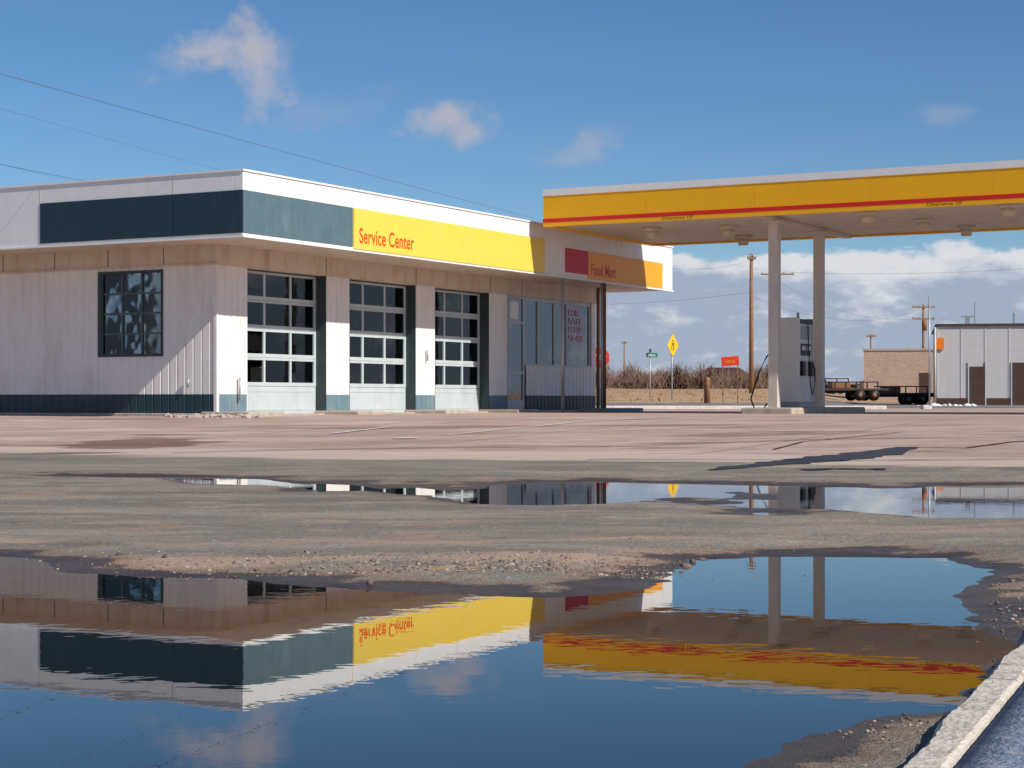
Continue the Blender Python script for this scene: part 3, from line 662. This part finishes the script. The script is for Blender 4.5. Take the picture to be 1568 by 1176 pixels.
def trailer(x,y,L,rot):
    T=empty('flatbed_trailer',(x,y,gh_(x,y)),R(rot))
    box('bed',(0,0,.55),(L,2.2,.65),M['brown'],T,.01)
    boxes('chassis',[((.2,.5,.42),(L-.1,.62,.55)),((.2,1.6,.42),(L-.1,1.72,.55)),((-1.1,1.02,.40),(.2,1.14,.5))],M['black'],T)
    for k,xx in enumerate((L*.55,L*.55+.75)):
        for yy in (-.05,2.0): 
            tube('wheel_%d'%k,[(xx,yy,.3),(xx,yy+.22,.3)],.3,M['black'],T,seg=18); tube('hub_%d'%k,[(xx,yy-.02,.3),(xx,yy,.3)],.12,M['rust'],T,seg=12)
    boxes('stake_rails',[((L*k/6-.03 if k else 0,0,.65),(L*k/6+.03,.06,1.0)) for k in range(6)]+[((0,.0,.96),(L*5/6+.03,.05,1.02))],M['black'],T)
    box('load',(.5,.5,.65),(1.5,1.6,1.0),M['rust'],T,.05)
trailer(16.4,96,3.4,2); trailer(19.6,99,3.4,-4); trailer(18.0,118,4.5,3)
pts=[(random.uniform(18.9,21.4),random.uniform(84,86),random.uniform(.05,.16)) for _ in range(45)]
scatter('white_rubble',pts,M['white'])

v=[];f=[]
def shrub(cx,cy,rw,h,n):
    z0=gh_(cx,cy)-.1
    for _ in range(n):
        x=cx+random.gauss(0,rw*.35); y=cy+random.gauss(0,rw*.35)
        L=h*random.uniform(.35,1)*max(.25,1-abs(x-cx)/rw*.6); lean=(x-cx)*.3+random.gauss(0,.25)
        w=random.uniform(.01,.03); k=len(v)
        b0=z0
        v.extend([(x-w,y,b0),(x+w,y,b0),(x+lean+w*.3,y+random.gauss(0,.2),b0+L*.75),(x+lean-w*.3,y,b0+L*.8)]); f.append((k,k+1,k+2,k+3))
        for _j in range(3):
            t=random.uniform(.3,.9); bx=x+lean*t; bz=b0+L*.75*t; k=len(v); dx=random.gauss(0,.35)*h*.4; dz=random.uniform(.1,.35)*h
            v.extend([(bx-.01,y,bz),(bx+.015,y,bz),(bx+dx,y,bz+dz),(bx+dx-.03,y,bz+dz)]); f.append((k,k+1,k+2,k+3))
for _ in range(50):
    cy=random.uniform(165,240); cx=cy*random.uniform(.05,.145); shrub(cx,cy,random.uniform(1,2.4),random.choice([1.0,1.3,1.8,2.6,3.4]),100)
for _ in range(70):
    cy=random.uniform(200,320); cx=cy*random.uniform(-.1,.33); shrub(cx,cy,random.uniform(1.5,3),random.uniform(.8,2.0),80)
meshobj('distant_shrubs',v,f,M['twig'])
v=[];f=[]
for _ in range(700):
    y=random.uniform(78,150); x=y*random.uniform(.02,.14); h=random.uniform(.05,.18)
    z=float(.41+np.interp(y,[64,78,110,200],[0,.22,.68,1.6]))
    for _j in range(4):
        k=len(v); dx=random.gauss(0,.12); v.extend([(x+dx-.03,y,z-.02),(x+dx+.03,y,z-.02),(x+dx*1.8,y,z+h)]); f.append((k,k+1,k+2))
meshobj('dry_field_grass',v,f,mat('dry_grass',(.40,.27,.15),.9,.3,scale=.4))

# ------------------------------------------------------------ sky
w=bpy.data.worlds.new('World'); scene.world=w; w.use_nodes=True; n=w.node_tree.nodes; l=w.node_tree.links
bg=n['Background']; bg.inputs['Strength'].default_value=.09
sky=n.new('ShaderNodeTexSky'); sky.sky_type='NISHITA'; sky.sun_disc=False; sky.sun_elevation=R(37); sky.sun_rotation=R(132.9); sky.altitude=1500; sky.air_density=1.0; sky.dust_density=.5; sky.ozone_density=2.5
tc=n.new('ShaderNodeTexCoord'); D=tc.outputs['Generated']
sp=n.new('ShaderNodeSeparateXYZ'); l.new(D,sp.inputs[0])
def MA(op,a,b=None,clamp=False):
    k=n.new('ShaderNodeMath'); k.operation=op; k.use_clamp=clamp
    for i_,v_ in ((0,a),(1,b)):
        if v_ is None: continue
        if isinstance(v_,(int,float)): k.inputs[i_].default_value=v_
        else: l.new(v_,k.inputs[i_])
    return k.outputs[0]
def SS(v_,a,b,o0=0,o1=1):
    k=n.new('ShaderNodeMapRange'); k.interpolation_type='SMOOTHSTEP'; l.new(v_,k.inputs[0]); k.inputs[1].default_value=a; k.inputs[2].default_value=b; k.inputs[3].default_value=o0; k.inputs[4].default_value=o1; return k.outputs[0]
def NO(scale,sz=1,det=8,ro=.55,off=(0,0,0)):
    mp=n.new('ShaderNodeMapping'); mp.inputs['Scale'].default_value=(1,1,sz); mp.inputs['Location'].default_value=off; l.new(D,mp.inputs[0])
    t=n.new('ShaderNodeTexNoise'); t.inputs['Scale'].default_value=scale; t.inputs['Detail'].default_value=det; t.inputs['Roughness'].default_value=ro; l.new(mp.outputs[0],t.inputs['Vector']); return t.outputs['Fac']
n2=NO(48,1.2,8,.56,(3,1,2))
def wisp(cx,cz,rx,rz,tilt,amt):
    d0=Vector((cx,1,cz)).normalized(); ax=Vector((d0.y,-d0.x,0)).normalized(); up=ax.cross(d0); 
    A=(ax*math.cos(tilt)+up*math.sin(tilt)); Bv=(-ax*math.sin(tilt)+up*math.cos(tilt))
    def dot(vec):
        k=n.new('ShaderNodeVectorMath'); k.operation='DOT_PRODUCT'; l.new(D,k.inputs[0]); k.inputs[1].default_value=vec; return k.outputs['Value']
    a=MA('DIVIDE',dot(A),rx); b=MA('DIVIDE',dot(Bv),rz); r2=MA('ADD',MA('MULTIPLY',a,a),MA('MULTIPLY',b,b)); front=SS(dot(d0),.5,.6)
    base=MA('SUBTRACT',1.0,MA('SQRT',r2)); base=MA('MAXIMUM',base,-1.0)
    val=MA('ADD',base,MA('MULTIPLY',MA('SUBTRACT',n2,.5),2.1))
    return MA('MULTIPLY',MA('MULTIPLY',SS(val,.0,1.0),front),amt)
ws=[wisp(-.170,.190,.038,.016,R(14),.75),wisp(-.140,.188,.020,.036,R(18),.75),wisp(-.138,.170,.014,.020,0,.6),wisp(-.033,.154,.030,.015,R(0),.7),wisp(-.024,.148,.020,.014,R(0),.6),wisp(.045,.139,.022,.012,R(40),.35),wisp(.03,.131,.022,.009,0,.3),wisp(-.10,.158,.05,.012,R(10),.14),wisp(.237,.156,.02,.008,0,.2)]
tot=ws[0]
for k in ws[1:]: tot=MA('MAXIMUM',tot,k)
n3=NO(11,2.6,9,.6,(5.3,2.2,.4)); n4=NO(30,2.2,8,.6,(1,7,3))
el=sp.outputs[2]
bankv=MA('ADD',MA('ADD',MA('MULTIPLY',MA('SUBTRACT',n3,.5),2.2),MA('MULTIPLY',MA('SUBTRACT',n4,.5),1.1)),SS(el,.050,.112,1.15,-1.2))
bank=SS(bankv,.0,.26)
bank=MA('MULTIPLY',bank,SS(el,-.02,0.0))
shade=SS(MA('ADD',MA('MULTIPLY',MA('SUBTRACT',n4,.5),3.0),SS(bankv,.0,1.2,.95,.10)),.1,.85)
cc=n.new('ShaderNodeMixRGB'); l.new(shade,cc.inputs[0]); cc.inputs[1].default_value=(3.9,4.6,6.0,1); cc.inputs[2].default_value=(8.4,8.3,8.6,1)
hs=n.new('ShaderNodeHueSaturation'); hs.inputs['Saturation'].default_value=1.18; l.new(sky.outputs[0],hs.inputs['Color'])
tn=n.new('ShaderNodeMixRGB'); tn.blend_type='MULTIPLY'; tn.inputs[0].default_value=1; l.new(hs.outputs[0],tn.inputs[1]); tn.inputs[2].default_value=(.82,.92,1.0,1)
m0=n.new('ShaderNodeMixRGB'); l.new(tot,m0.inputs[0]); l.new(tn.outputs[0],m0.inputs[1]); m0.inputs[2].default_value=(6.0,5.5,5.7,1)
m1=n.new('ShaderNodeMixRGB'); l.new(MA('MULTIPLY',bank,.9),m1.inputs[0]); l.new(m0.outputs[0],m1.inputs[1]); l.new(cc.outputs[0],m1.inputs[2])
l.new(m1.outputs[0],bg.inputs['Color'])

sd=Vector((1*.876-.19*.482,-1*.482-.19*.876,.78)).normalized()
L=bpy.data.lights.new('sun','SUN'); L.energy=4.9; L.angle=R(.53); L.color=(1,.95,.87)
so=bpy.data.objects.new('sun',L); link(so); so.rotation_euler=sd.to_track_quat('Z','Y').to_euler(); so.location=(20,-20,30)

cam=bpy.data.cameras.new('camera'); cam.sensor_width=36; cam.lens=2800/1568*36; cam.shift_y=24/1568; cam.clip_end=5000; cam.clip_start=.05
co_=bpy.data.objects.new('camera',cam); link(co_); co_.location=(0,0,.72); co_.rotation_euler=(R(90),0,0)
scene.camera=co_
scene.view_settings.view_transform='Standard'; scene.view_settings.look='None'; scene.view_settings.exposure=0
